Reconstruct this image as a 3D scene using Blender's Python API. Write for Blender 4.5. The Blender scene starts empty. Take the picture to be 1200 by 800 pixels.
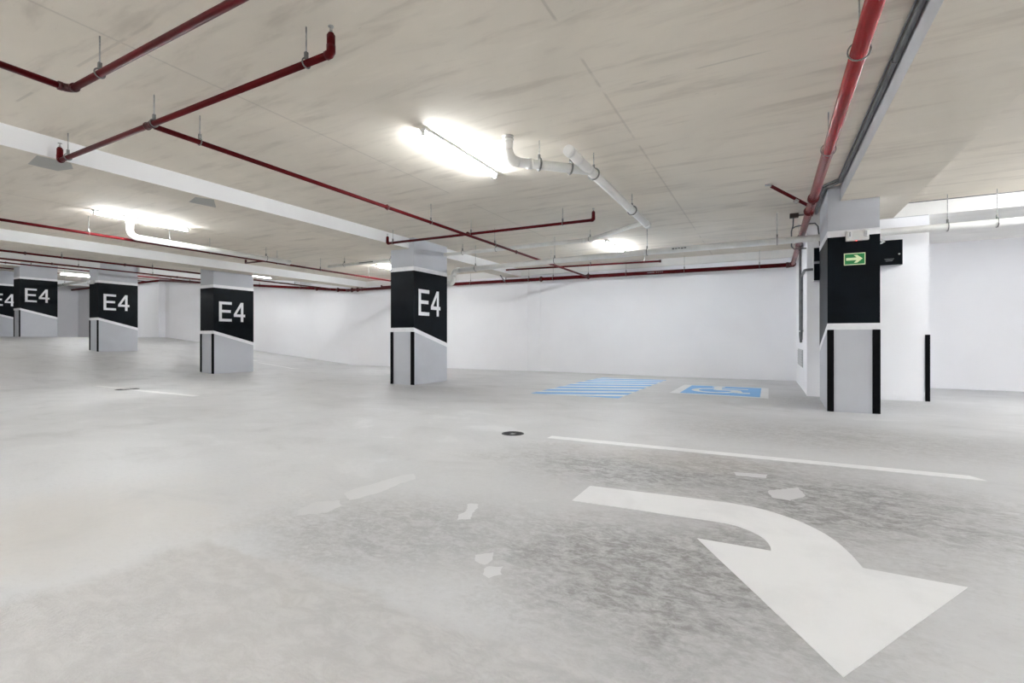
import bpy, bmesh, math, random
from mathutils import Vector, Matrix
random.seed(7)
scene = bpy.context.scene
COL = scene.collection
PI = math.pi

# ------------------------------------------------------------------ camera, world, exposure
cam_data = bpy.data.cameras.new('camera')
cam = bpy.data.objects.new('camera', cam_data)
COL.objects.link(cam)
cam.location = (0, 0, 1.0)
cam.rotation_euler = (PI / 2, 0, math.radians(28.0))
cam_data.sensor_fit = 'HORIZONTAL'
cam_data.sensor_width = 36.0
cam_data.lens = 36.0 * 566.0 / 1200.0
cam_data.shift_y = -2.0 / 1200.0
cam_data.clip_start = 0.05
cam_data.clip_end = 300
scene.camera = cam

world = bpy.data.worlds.new('world')
scene.world = world
world.use_nodes = True
wb = world.node_tree.nodes['Background']
wb.inputs[0].default_value = (0.97, 0.985, 1.0, 1)
wb.inputs[1].default_value = 1.0

scene.view_settings.view_transform = 'Standard'
scene.view_settings.look = 'None'
scene.view_settings.gamma = 1.0
scene.view_settings.use_curve_mapping = False
scene.view_settings.exposure = 2.98
scene.cycles.max_bounces = 10
scene.cycles.diffuse_bounces = 7
scene.cycles.glossy_bounces = 3
scene.cycles.sample_clamp_indirect = 6.0

TUBE_POWER = 38.0

# ------------------------------------------------------------------ levels
def clamp(v, a=0.0, b=1.0):
    return max(a, min(b, v))
def smooth(v, a, b):
    t = clamp((v - a) / (b - a))
    return t * t * (3 - 2 * t)
def elev(x):                       # the deck ramps up towards the far left
    return 0.083 * clamp(-14.6 - x, 0.0, 13.6)
def floor_z(x, y):
    z = elev(x)
    z -= 0.058 * math.exp(-((x - 1.0) / 1.25) ** 2 - ((y - 8.6) / 1.0) ** 2)
    z -= 0.03 * smooth(y, 11.0, 14.0) * smooth(x, -6.5, -2.0)
    return z
CEIL = 3.26
SOFFIT = 3.03
def ceil_z(x, y):
    return CEIL + elev(x)

# ------------------------------------------------------------------ mesh builder
class MB:
    def __init__(self):
        self.v = []; self.f = []; self.sm = []
    def add(self, vs, fs, smooth_=False):
        o = len(self.v)
        self.v += [tuple(p) for p in vs]
        for f in fs:
            self.f.append([i + o for i in f]); self.sm.append(smooth_)
        return self
    def box(self, a, b):
        x0, y0, z0 = a; x1, y1, z1 = b
        vs = [(x0,y0,z0),(x1,y0,z0),(x1,y1,z0),(x0,y1,z0),(x0,y0,z1),(x1,y0,z1),(x1,y1,z1),(x0,y1,z1)]
        return self.add(vs, [(0,3,2,1),(4,5,6,7),(0,1,5,4),(1,2,6,5),(2,3,7,6),(3,0,4,7)])
    def bevel_box(self, a, b, w):
        bm = bmesh.new()
        x0, y0, z0 = a; x1, y1, z1 = b
        vs = [bm.verts.new(p) for p in [(x0,y0,z0),(x1,y0,z0),(x1,y1,z0),(x0,y1,z0),(x0,y0,z1),(x1,y0,z1),(x1,y1,z1),(x0,y1,z1)]]
        for f in [(0,3,2,1),(4,5,6,7),(0,1,5,4),(1,2,6,5),(2,3,7,6),(3,0,4,7)]:
            bm.faces.new([vs[i] for i in f])
        bmesh.ops.bevel(bm, geom=bm.edges[:], offset=w, segments=2, affect='EDGES', profile=0.5)
        bm.verts.index_update()
        self.add([v.co[:] for v in bm.verts], [[v.index for v in f.verts] for f in bm.faces])
        bm.free()
        return self
    def hexa(self, bottom, top):   # two quads, same order
        return self.add(list(bottom) + list(top), [(0,3,2,1),(4,5,6,7),(0,1,5,4),(1,2,6,5),(2,3,7,6),(3,0,4,7)])
    def prism(self, poly, fn):     # poly: list of 2D, fn(p, side) -> 3D ; side 0 / 1
        n = len(poly)
        vs = [fn(p, 0) for p in poly] + [fn(p, 1) for p in poly]
        fs = [list(range(n))[::-1], [i + n for i in range(n)]]
        fs += [(i, (i + 1) % n, (i + 1) % n + n, i + n) for i in range(n)]
        return self.add(vs, fs)
    def cyl(self, p, q, r, seg=16, r2=None, caps=True, smooth_=True):
        p = Vector(p); q = Vector(q); d = (q - p).normalized()
        up = Vector((0, 0, 1)) if abs(d.z) < 0.9 else Vector((1, 0, 0))
        a = d.cross(up).normalized(); b = d.cross(a).normalized()
        r2 = r if r2 is None else r2
        vs = []
        for c, rr in ((p, r), (q, r2)):
            for k in range(seg):
                t = 2 * PI * k / seg
                vs.append(c + a * (rr * math.cos(t)) + b * (rr * math.sin(t)))
        self.add(vs, [(k, (k + 1) % seg, (k + 1) % seg + seg, k + seg) for k in range(seg)], smooth_)
        if caps:
            self.add(vs, [list(range(seg))[::-1], [k + seg for k in range(seg)]])
        return self
    def sweep(self, pts, r, seg=14):
        pts = [Vector(p) for p in pts]
        n = len(pts); rings = []
        ref = None
        for i in range(n):
            d = (pts[min(i + 1, n - 1)] - pts[max(i - 1, 0)]).normalized()
            if ref is None:
                ref = Vector((0, 0, 1)) if abs(d.z) < 0.9 else Vector((1, 0, 0))
            a = (ref - d * ref.dot(d)).normalized(); ref = a
            b = d.cross(a)
            rings.append([pts[i] + a * (r * math.cos(2 * PI * k / seg)) + b * (r * math.sin(2 * PI * k / seg)) for k in range(seg)])
        vs = [v for ring in rings for v in ring]
        fs = []
        for i in range(n - 1):
            for k in range(seg):
                fs.append((i * seg + k, i * seg + (k + 1) % seg, (i + 1) * seg + (k + 1) % seg, (i + 1) * seg + k))
        self.add(vs, fs, True)
        self.add(rings[0], [list(range(seg))[::-1]]); self.add(rings[-1], [list(range(seg))])
        return self
    def torus(self, c, axis, R, r, seg=18, rs=6):
        c = Vector(c); d = Vector(axis).normalized()
        up = Vector((0, 0, 1)) if abs(d.z) < 0.9 else Vector((1, 0, 0))
        a = d.cross(up).normalized(); b = d.cross(a).normalized()
        vs = []
        for k in range(seg):
            t = 2 * PI * k / seg
            u = a * math.cos(t) + b * math.sin(t)
            for j in range(rs):
                s = 2 * PI * j / rs
                vs.append(c + u * (R + r * math.cos(s)) + d * (r * math.sin(s)))
        fs = [(k * rs + j, ((k + 1) % seg) * rs + j, ((k + 1) % seg) * rs + (j + 1) % rs, k * rs + (j + 1) % rs) for k in range(seg) for j in range(rs)]
        return self.add(vs, fs, True)

ORG = {}
def obj(name, mb, mat, parent=None, base=None):
    """link one mesh object; vertices are given in world space"""
    o_ = Vector((0, 0, 0))
    if parent is not None:
        o_ = ORG.get(parent.name, Vector((0, 0, 0)))
    elif base is not None:
        o_ = Vector(base)
    me = bpy.data.meshes.new(name)
    me.from_pydata([tuple(Vector(v) - o_) for v in mb.v], [], mb.f)
    for p, s in zip(me.polygons, mb.sm):
        p.use_smooth = s
    me.validate()
    bm = bmesh.new(); bm.from_mesh(me)
    bmesh.ops.remove_doubles(bm, verts=bm.verts, dist=1e-6)
    bmesh.ops.recalc_face_normals(bm, faces=bm.faces)
    bm.to_mesh(me); bm.free()
    o = bpy.data.objects.new(name, me)
    COL.objects.link(o)
    if mat is not None:
        me.materials.append(mat)
    if parent is not None:
        o.parent = parent
    else:
        o.location = o_
    ORG[o.name] = o_
    return o
def tag(o, label, cat, group=None):
    o['label'] = label; o['category'] = cat
    if group: o['group'] = group
    return o
def thing(name, label, cat, loc, group=None):
    o = bpy.data.objects.new(name, None)
    o.empty_display_size = 0.1
    COL.objects.link(o); o.location = loc
    ORG[o.name] = Vector(loc)
    return tag(o, label, cat, group)
def struct(o):
    o['kind'] = 'structure'; return o
def dup(root, delta, label, group=None):
    kids = list(root.children)
    r = root.copy(); COL.objects.link(r)
    r.location = Vector(root.location) + Vector(delta)
    ORG[r.name] = Vector(r.location)
    r['label'] = label
    if group: r['group'] = group
    for ch in kids:
        c = ch.copy(); COL.objects.link(c); c.parent = r
        for g in ch.children:
            d = g.copy(); COL.objects.link(d); d.parent = c
    return r

# ------------------------------------------------------------------ materials
class NT:
    def __init__(self, name):
        self.m = bpy.data.materials.new(name); self.m.use_nodes = True
        self.t = self.m.node_tree; self.n = self.t.nodes; self.l = self.t.links
        self.b = self.n['Principled BSDF']
    def new(self, typ, **kw):
        nd = self.n.new(typ)
        for k, v in kw.items():
            setattr(nd, k, v)
        return nd
    def link(self, a, b): self.l.new(a, b)
    def val(self, sock, v):
        if isinstance(v, bpy.types.NodeSocket): self.link(v, sock)
        else: sock.default_value = v
    def math(self, op, a, b=0.0, c=None, cl=False):
        nd = self.new('ShaderNodeMath', operation=op, use_clamp=cl)
        self.val(nd.inputs[0], a); self.val(nd.inputs[1], b)
        if c is not None: self.val(nd.inputs[2], c)
        return nd.outputs[0]
    def rng(self, v, a, b, c=0.0, d=1.0, interp='SMOOTHSTEP'):
        nd = self.new('ShaderNodeMapRange', interpolation_type=interp)
        self.val(nd.inputs[0], v)
        for i, q in enumerate((a, b, c, d)): nd.inputs[i + 1].default_value = q
        return nd.outputs[0]
    def mix(self, fac, a, b, mode='MIX'):
        nd = self.new('ShaderNodeMix', data_type='RGBA', blend_type=mode)
        self.val(nd.inputs[0], fac)
        self.val(nd.inputs[6], a); self.val(nd.inputs[7], b)
        return nd.outputs[2]
    def pos(self):
        g = self.new('ShaderNodeNewGeometry'); return g.outputs['Position']
    def scaled(self, v, sc, loc=(0, 0, 0), rz=0.0):
        nd = self.new('ShaderNodeMapping'); self.link(v, nd.inputs[0])
        nd.inputs[1].default_value = loc; nd.inputs[2].default_value = (0, 0, rz); nd.inputs[3].default_value = sc
        return nd.outputs[0]
    def noise(self, v, scale, detail=4.0, rough=0.55, dist=0.0):
        nd = self.new('ShaderNodeTexNoise'); self.link(v, nd.inputs['Vector'])
        nd.inputs['Scale'].default_value = scale; nd.inputs['Detail'].default_value = detail
        nd.inputs['Roughness'].default_value = rough; nd.inputs['Distortion'].default_value = dist
        return nd.outputs[0]
    def bump(self, h, strength, dist=0.01):
        nd = self.new('ShaderNodeBump'); self.link(h, nd.inputs['Height'])
        nd.inputs['Strength'].default_value = strength; nd.inputs['Distance'].default_value = dist
        self.link(nd.outputs[0], self.b.inputs['Normal'])
        return nd
    def base(self, c): self.val(self.b.inputs['Base Color'], c)
    def rough(self, r): self.val(self.b.inputs['Roughness'], r)

def C(r, g, b): return (r, g, b, 1.0)

def plain(name, col, rough=0.5, metal=0.0, var=0.06, scale=9.0, spec=0.5):
    n = NT(name)
    p = n.pos()
    f = n.noise(p, scale, 3.0)
    dark = tuple(c * (1 - var) for c in col[:3]) + (1,)
    lite = tuple(min(1, c * (1 + var)) for c in col[:3]) + (1,)
    n.base(n.mix(n.rng(f, 0.35, 0.65), dark, lite))
    n.rough(rough); n.b.inputs['Metallic'].default_value = metal
    n.b.inputs['Specular IOR Level'].default_value = spec
    return n.m

def mat_floor():
    n = NT('polished_concrete_floor')
    P = n.pos()
    sep = n.new('ShaderNodeSeparateXYZ'); n.link(P, sep.inputs[0])
    X, Y = sep.outputs[0], sep.outputs[1]
    big = n.noise(P, 0.33, 5.0, 0.55, 0.4)
    mid = n.noise(n.scaled(P, (1.0, 1.5, 1.0)), 1.3, 7.0, 0.62, 0.5)
    fine = n.noise(n.scaled(P, (1.0, 1.7, 1.0), (0, 0, 0), 0.35), 8.0, 10.0, 0.74, 0.6)
    finer = n.noise(n.scaled(P, (1.0, 1.5, 1.0), (0, 0, 0), -0.3), 26.0, 8.0, 0.78, 0.5)
    grit = n.noise(P, 60.0, 4.0, 0.7)
    col = n.mix(n.rng(big, 0.35, 0.66), C(0.485, 0.487, 0.492), C(0.555, 0.557, 0.563))
    col = n.mix(n.math('MULTIPLY', n.rng(mid, 0.50, 0.72), 0.38), col, C(0.37, 0.37, 0.372))
    col = n.mix(n.math('MULTIPLY', n.rng(mid, 0.46, 0.30), 0.45), col, C(0.64, 0.641, 0.645))
    # dark damp-looking stain field round the arrow and the bay line, worn by tyres
    def blob(cx, cy, rx, ry, rot=0.0):
        v = n.new('ShaderNodeVectorMath', operation='SUBTRACT'); n.link(P, v.inputs[0]); v.inputs[1].default_value = (cx, cy, 0)
        mp = n.new('ShaderNodeMapping'); n.link(v.outputs[0], mp.inputs[0])
        mp.vector_type = 'TEXTURE'; mp.inputs[2].default_value = (0, 0, rot); mp.inputs[3].default_value = (rx, ry, 50)
        ln = n.new('ShaderNodeVectorMath', operation='LENGTH'); n.link(mp.outputs[0], ln.inputs[0])
        wob = n.math('ADD', ln.outputs[1], n.math('MULTIPLY', n.math('SUBTRACT', mid, 0.5), 1.6))
        return n.rng(wob, 1.35, 0.25)
    st = n.math('MAXIMUM', blob(-0.55, 3.85, 1.6, 0.75, 0.1), blob(0.35, 3.55, 0.9, 0.9))
    st = n.math('MAXIMUM', st, n.math('MULTIPLY', blob(-0.45, 2.15, 0.8, 0.75), 0.95))
    st = n.math('MAXIMUM', st, n.math('MULTIPLY', blob(-1.6, 2.0, 1.0, 0.55, 0.3), 0.55))
    st = n.math('MAXIMUM', st, n.math('MULTIPLY', blob(0.6, 6.0, 2.2, 0.9), 0.55))
    st = n.math('MAXIMUM', st, n.math('MULTIPLY', blob(-6.2, 7.9, 1.4, 0.7), 0.5))
    st = n.math('MAXIMUM', st, n.math('MULTIPLY', blob(0.9, 9.6, 1.5, 0.8), 0.45))
    mott = n.math('ADD', n.math('MULTIPLY', n.rng(fine, 0.40, 0.60), 0.6), n.math('MULTIPLY', n.rng(finer, 0.44, 0.58), 0.4))
    dk = n.math('MULTIPLY', st, n.math('MULTIPLY_ADD', mott, 0.85, 0.26))
    col = n.mix(dk, col, C(0.205, 0.20, 0.192))
    col = n.mix(n.math('MULTIPLY', n.rng(finer, 0.50, 0.66), 0.22), col, C(0.36, 0.36, 0.355))
    col = n.mix(n.math('MULTIPLY', n.rng(finer, 0.46, 0.34), 0.16), col, C(0.68, 0.68, 0.685))
    # brownish dust, near left
    br = n.math('MAXIMUM', blob(-3.35, 1.2, 0.85, 0.85), n.math('MULTIPLY', blob(-0.7, 4.2, 0.9, 0.35), 0.6))
    col = n.mix(n.math('MULTIPLY', br, 0.55), col, C(0.47, 0.44, 0.40))
    # paler floor tone towards negative X, broken up by the mottle
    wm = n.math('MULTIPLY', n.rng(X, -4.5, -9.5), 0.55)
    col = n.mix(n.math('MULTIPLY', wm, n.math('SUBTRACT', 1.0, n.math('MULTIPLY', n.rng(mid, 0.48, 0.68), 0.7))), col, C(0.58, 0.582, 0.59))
    # rough unfinished bay in the near foreground: x > -2.45, y < 1.42
    wob = n.math('MULTIPLY', n.math('SUBTRACT', mid, 0.5), 0.35)
    ra = n.rng(n.math('ADD', Y, wob), 1.44, 1.38)
    rb = n.rng(n.math('ADD', X, n.math('MULTIPLY', wob, 2.0)), -2.60, -2.42)
    rm = n.math('MULTIPLY', ra, rb)
    rcol = n.mix(n.rng(fine, 0.36, 0.62), C(0.515, 0.512, 0.51), C(0.43, 0.428, 0.427))
    rcol = n.mix(n.math('MULTIPLY', n.rng(big, 0.4, 0.6), 0.3), rcol, C(0.54, 0.515, 0.495))
    col = n.mix(rm, col, rcol)
    # fine grit
    col = n.mix(n.math('MULTIPLY', n.rng(grit, 0.62, 0.78), 0.22), col, C(0.36, 0.35, 0.34))
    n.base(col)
    rg = n.math('MULTIPLY_ADD', mid, 0.25, 0.36)
    n.rough(n.math('ADD', rg, n.math('MULTIPLY', rm, 0.3)))
    n.b.inputs['Specular IOR Level'].default_value = 0.4
    # relief
    wv = n.new('ShaderNodeTexWave', wave_type='RINGS', rings_direction='Z')
    n.link(n.scaled(P, (1, 1, 0), (1.2, -0.4, 0)), wv.inputs[0])
    wv.inputs['Scale'].default_value = 13.0; wv.inputs['Distortion'].default_value = 9.0
    wv.inputs['Detail'].default_value = 4.0; wv.inputs['Detail Scale'].default_value = 1.6
    arcs = n.math('MULTIPLY', n.math('MULTIPLY', wv.outputs[1], n.rng(mid, 0.45, 0.62)), 0.8)
    rough_h = n.math('MULTIPLY', rm, n.math('ADD', arcs, n.math('MULTIPLY', grit, 0.9)))
    h = n.math('ADD', n.math('MULTIPLY', fine, 0.35), rough_h)
    n.bump(h, 0.30, 0.007)
    return n.m

def mat_ceiling(name, base, dark, seams=True):
    n = NT(name)
    P = n.pos()
    sep = n.new('ShaderNodeSeparateXYZ'); n.link(P, sep.inputs[0])
    X, Y = sep.outputs[0], sep.outputs[1]
    big = n.noise(P, 0.45, 5.0, 0.6, 0.6)
    streak = n.noise(n.scaled(P, (0.55, 3.2, 1.0)), 1.5, 7.0, 0.62, 0.3)
    fleck = n.noise(n.scaled(P, (2.4, 9.0, 2.0)), 2.6, 6.0, 0.7)
    lite = tuple(min(1, c * 1.10) for c in base)
    col = n.mix(n.rng(big, 0.36, 0.64), C(*base), C(*lite))
    col = n.mix(n.math('MULTIPLY', n.rng(streak, 0.49, 0.71), 0.58), col, C(*dark))
    col = n.mix(n.math('MULTIPLY', n.rng(streak, 0.42, 0.28), 0.35), col, C(min(1, base[0] * 1.2), min(1, base[1] * 1.2), min(1, base[2] * 1.22)))
    col = n.mix(n.math('MULTIPLY', n.rng(fleck, 0.64, 0.74), 0.35), col, C(dark[0] * 0.62, dark[1] * 0.6, dark[2] * 0.58))
    h = n.math('MULTIPLY_ADD', streak, 0.6, n.math('MULTIPLY', fleck, 0.3))
    if seams:
        brk = n.noise(P, 1.1, 3.0)
        def seam(coord, off, step, keep):
            f = n.math('MODULO', n.math('ADD', coord, off), step)
            dd = n.math('ABSOLUTE', n.math('SUBTRACT', f, step / 2))
            ln = n.rng(dd, 0.016, 0.006)
            return n.math('MULTIPLY', ln, n.rng(brk, keep, keep + 0.05))
        sx = seam(X, 90.0 + 4.35 + 1.51 - 90.0 % 3.02, 3.02, 0.40)
        sy = seam(Y, 30.0 + 1.1, 2.44, 0.53)
        s = n.math('MAXIMUM', sx, sy)
        col = n.mix(n.math('MULTIPLY', s, 0.28), col, C(dark[0] * 0.6, dark[1] * 0.6, dark[2] * 0.6))
        h = n.math('SUBTRACT', h, n.math('MULTIPLY', s, 0.8))
    n.base(col); n.rough(0.85)
    n.b.inputs['Specular IOR Level'].default_value = 0.2
    n.bump(h, 0.25, 0.008)
    return n.m

def mat_paint(name, col, dirt=0.06, rough=0.6, bump=0.08):
    n = NT(name); P = n.pos()
    a = n.noise(P, 0.6, 4.0, 0.55, 0.5); b = n.noise(P, 3.0, 5.0, 0.6)
    dk = tuple(c * (1 - dirt) for c in col) + (1,)
    c1 = n.mix(n.rng(a, 0.4, 0.62), C(*col), dk)
    n.base(n.mix(n.math('MULTIPLY', n.rng(b, 0.58, 0.75), 0.3), c1, dk))
    n.rough(rough); n.b.inputs['Specular IOR Level'].default_value = 0.35
    n.bump(n.noise(P, 45.0, 3.0), bump, 0.004)
    return n.m

def mat_marking(name, col, wear=0.25):
    n = NT(name); P = n.pos()
    a = n.noise(P, 2.2, 7.0, 0.65, 0.4); b = n.noise(P, 38.0, 4.0, 0.7)
    dk = tuple(c * 0.93 for c in col) + (1,)
    c1 = n.mix(n.rng(a, 0.42, 0.66), C(*col), dk)
    n.base(n.mix(n.math('MULTIPLY', n.rng(b, 0.66, 0.78), wear), c1, C(0.5, 0.5, 0.49)))
    n.rough(0.6); n.b.inputs['Specular IOR Level'].default_value = 0.3
    n.bump(b, 0.08, 0.003)
    return n.m

def mat_emit(name, col, strength):
    n = NT(name)
    n.base(C(0.9, 0.9, 0.9))
    n.b.inputs['Emission Color'].default_value = col
    n.b.inputs['Emission Strength'].default_value = strength
    return n.m

M_FLOOR = mat_floor()
M_CEIL = mat_ceiling('board_marked_concrete', (0.70, 0.645, 0.56), (0.51, 0.455, 0.385))
M_SOFFIT = mat_ceiling('beam_soffit_concrete', (0.67, 0.62, 0.54), (0.54, 0.485, 0.42), seams=False)
M_BAND = mat_ceiling('pale_beam_concrete', (0.76, 0.75, 0.73), (0.66, 0.65, 0.63), seams=False)
M_BEAMW = mat_paint('white_beam_paint', (0.80, 0.80, 0.80), 0.07, 0.7)
M_WALL = mat_paint('white_wall_paint', (0.90, 0.90, 0.925), 0.025, 0.65)
M_GREY = mat_paint('grey_pillar_paint', (0.54, 0.555, 0.595), 0.08, 0.5)
M_GREYL = mat_paint('light_grey_beam_paint', (0.56, 0.57, 0.59), 0.12, 0.6)
M_BLACK = plain('black_gloss_paint', C(0.0035, 0.0055, 0.008), 0.40, var=0.25, scale=2.0, spec=0.08)
M_WHITE = plain('white_stripe_paint', C(0.85, 0.85, 0.87), 0.5, var=0.03)
M_RUBBER = plain('black_rubber', C(0.003, 0.003, 0.004), 0.6, var=0.2, spec=0.08)
M_REDB = plain('bright_red_pipe_paint', C(0.24, 0.008, 0.010), 0.24, spec=0.4, var=0.10, scale=5.0)
M_RED = plain('red_pipe_paint', C(0.085, 0.0015, 0.0035), 0.45, spec=0.12, var=0.12, scale=5.0)
M_REDD = plain('dark_red_coupling', C(0.055, 0.003, 0.004), 0.42, var=0.2, scale=20.0)
M_PVC = plain('white_plastic_pipe', C(0.80, 0.79, 0.76), 0.38, var=0.04, scale=4.0)
M_ZINC = plain('zinc_steel', C(0.42, 0.42, 0.41), 0.4, metal=0.8, var=0.2, scale=30.0)
M_STRAP = plain('dull_steel_strap', C(0.22, 0.22, 0.21), 0.5, metal=0.6, var=0.2, scale=30.0)
M_COND = plain('dark_grey_conduit', C(0.13, 0.135, 0.14), 0.4, var=0.2, scale=12.0)
M_BROWN = plain('dark_brown_box', C(0.035, 0.02, 0.014), 0.6, var=0.2)
M_MARKW = mat_marking('white_floor_paint', (0.75, 0.752, 0.755), 0.08)
M_MARKF = mat_marking('faded_white_floor_paint', (0.78, 0.78, 0.78), 0.4)
M_MARKB = mat_marking('blue_floor_paint', (0.19, 0.44, 0.76), 0.15)
M_GREEN = plain('sign_green', C(0.008, 0.22, 0.05), 0.45, var=0.05)
M_LUME = plain('pale_luminous_yellow', C(0.78, 0.86, 0.55), 0.5, var=0.03)
M_PLAST = plain('off_white_plastic', C(0.74, 0.74, 0.72), 0.45, var=0.03)
M_IRON = plain('dark_cast_iron', C(0.045, 0.045, 0.048), 0.5, metal=0.5, var=0.4, scale=40.0)
M_VENT = plain('grey_vent_metal', C(0.46, 0.47, 0.48), 0.5, var=0.05)
M_PATCH = mat_paint('smooth_cement_patch', (0.40, 0.39, 0.365), 0.12, 0.8)
M_FPATCH = mat_paint('pale_floor_filler', (0.60, 0.60, 0.602), 0.10, 0.6)
M_TUBE = mat_emit('lit_tube', (0.925, 0.965, 1.0, 1), TUBE_POWER)
M_LED = mat_emit('red_indicator', (1.0, 0.05, 0.03, 1), 1.5)

# ------------------------------------------------------------------ shell
XL, XR, YB, YF = -46.0, 8.0, -9.0, 14.0
def frange(a, b, s):
    n = max(1, round((b - a) / s)); return [a + (b - a) * i / n for i in range(n + 1)]
def grid(xs, ys, fn, thick):
    mb = MB(); nx, ny = len(xs), len(ys)
    top = [(x, y, fn(x, y)) for y in ys for x in xs]
    bot = [(x, y, fn(x, y) + thick) for y in ys for x in xs]
    o = nx * ny
    fs = []
    for j in range(ny - 1):
        for i in range(nx - 1):
            a = j * nx + i
            q = (a, a + 1, a + nx + 1, a + nx)
            fs.append(q); fs.append(tuple(k + o for k in q[::-1]))
    rim = [i for i in range(nx)] + [j * nx + nx - 1 for j in range(1, ny)] + [(ny - 1) * nx + i for i in range(nx - 2, -1, -1)] + [j * nx for j in range(ny - 2, 0, -1)]
    for a, b in zip(rim, rim[1:] + rim[:1]):
        fs.append((a, b, b + o, a + o))
    mb.add(top + bot, fs)
    return mb
xs = frange(XL, -28.2, 2.0) + frange(-28.2, -14.6, 1.0)[1:] + frange(-14.6, -2.0, 0.9)[1:] + frange(-2.0, 4.0, 0.2)[1:] + frange(4.0, XR, 1.0)[1:]
ys = frange(YB, 6.4, 1.1) + frange(6.4, 11.2, 0.2)[1:] + frange(11.2, YF + 0.3, 0.5)[1:]
floor = struct(obj('floor', grid(xs, ys, floor_z, -0.3), M_FLOOR))
xs2 = [XL, -28.2, -14.6, -7.0, 0.0, XR]
ys2 = [YB] + frange(10.0, YF + 0.3, 0.4)
ceiling = struct(obj('ceiling', grid(xs2, ys2, ceil_z, 0.3), M_CEIL))

def wall_profile(x0, x1, y0, y1):          # wall strip along X that follows the ramp
    mb = MB()
    cut = sorted({x0, x1} | {c for c in (-28.2, -14.6) if x0 < c < x1})
    for a, b in zip(cut, cut[1:]):
        za, zb = elev(a), elev(b)
        mb.hexa([(a, y0, za - 0.25), (b, y0, zb - 0.25), (b, y1, zb - 0.25), (a, y1, za - 0.25)],
                [(a, y0, za + CEIL + 0.05), (b, y0, zb + CEIL + 0.05), (b, y1, zb + CEIL + 0.05), (a, y1, za + CEIL + 0.05)])
    return mb
mb = wall_profile(XL, -14.8, YF + 0.02, YF + 0.3)
struct(obj('wall_back_left', mb, M_WALL))
mb = MB()
# straight stretch, then a shallow splayed return, then the right stretch
for p, q in (((-14.8, 13.93), (-6.85, 13.93)), ((-6.85, 13.93), (-6.42, 14.0)), ((-6.42, 14.0), (0.6, 14.0))):
    mb.hexa([(p[0], p[1], -0.25), (q[0], q[1], -0.25), (q[0], 14.3, -0.25), (p[0], 14.3, -0.25)],
            [(p[0], p[1], CEIL + 0.02), (q[0], q[1], CEIL + 0.02), (q[0], 14.3, CEIL + 0.02), (p[0], 14.3, CEIL + 0.02)])
wall_back = struct(obj('wall_back', mb, M_WALL))
struct(obj('wall_back_right', MB().box((2.3, 13.2, -0.25), (XR, 13.5, SOFFIT + 0.1)), M_WALL))
struct(obj('wall_right', MB().box((XR, YB, -0.25), (XR + 0.3, 13.5, CEIL + 0.1)), M_WALL))
struct(obj('wall_front_added', MB().box((XL, YB - 0.3, -0.25), (XR, YB, CEIL + 1.3)), M_WALL))  # unseen wall behind the viewer, added to even out the brightness
struct(obj('wall_left', MB().box((XL - 0.3, YB, 0.8), (XL, YF + 0.3, CEIL + 1.3)), M_WALL))
# pilasters on the far wall of the upper bays
for i, x in enumerate((-28.7, -35.8)):
    struct(obj('trim_%d' % (i + 1), MB().box((x - 0.35, YF - 0.28, elev(x) - 0.05), (x + 0.35, YF + 0.02, elev(x) + CEIL - 0.05)), M_WALL))
far = struct(obj('wall_far_left', MB().box((-42.2, 10.2, 1.0), (-38.4, 14.1, 4.45)), M_WALL))
# white block behind the right pillar
block = struct(obj('wall_block', MB().box((0.6, 10.1, -0.12), (2.3, 14.0, SOFFIT)), M_WALL))
obj('corner_guard', MB().box((2.246, 10.085, floor_z(2.27, 10.1)), (2.305, 10.101, 1.083)).box((2.2985, 10.085, floor_z(2.3, 10.1)), (2.308, 10.14, 1.083)), M_RUBBER, block)['label'] = 'black rubber corner guard'

# beams
BEAMS = []
def beam(x0, x1, y0, y1, e, msoff, mside, drop=CEIL - SOFFIT):
    z0 = CEIL - drop + e; z1 = CEIL + e + 0.02
    BEAMS.append(1)
    b = struct(obj('trim_%d' % (2 + len(BEAMS)), MB().box((x0, y0, z0), (x1, y1, z1)), msoff))
    b.data.materials.append(mside)
    for p in b.data.polygons:
        if abs(p.normal.z) < 0.5: p.material_index = 1
    return b
b1 = beam(-7.58, -7.06, YB, 8.41, 0, M_SOFFIT, M_BEAMW)
beam(-7.58, -7.06, 9.65, 13.95, 0, M_SOFFIT, M_BEAMW)
beam(-14.42, -13.8, YB, 13.95, 0, M_SOFFIT, M_BEAMW)
for x in (-21.3, -28.4, -35.5):
    beam(x - 0.62, x, YB, 8.41, elev(x), M_SOFFIT, M_BEAMW)
    beam(x - 0.62, x, 9.65, 13.95, elev(x), M_SOFFIT, M_BEAMW)
beam(0.925, 1.83, YB, 10.1, 0, M_SOFFIT, M_GREYL)
bc = beam(0.6, XR, 10.1, 13.95, 0, M_BAND, M_BAND)
obj('shadow_joint', MB().box((1.83, 10.092, 3.246), (XR - 0.01, 10.101, 3.2605)), M_COND, bc)['label'] = 'dark strip painted as a shadow gap under the slab'  # both dark strips stand in for the shade along the beam's edges
obj('shadow_joint', MB().box((1.4, 10.094, 3.024), (2.29, 10.101, 3.034)), M_VENT, bc)
beam(-13.8, 0.6, 13.88, 14.1, 0.0, M_BAND, M_BAND, 0.20)
# smooth cement patches on the first beam's soffit
for poly in ([(-7.56, 2.30), (-7.12, 2.24), (-7.08, 2.52), (-7.30, 2.62), (-7.55, 2.56)], [(-7.55, 4.05), (-7.2, 3.95), (-7.1, 4.15), (-7.5, 4.42)]):
    obj('cement_patch', MB().prism(poly, lambda p, s: (p[0], p[1], SOFFIT - 0.003 * s + 0.002)), M_PATCH, b1)

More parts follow.
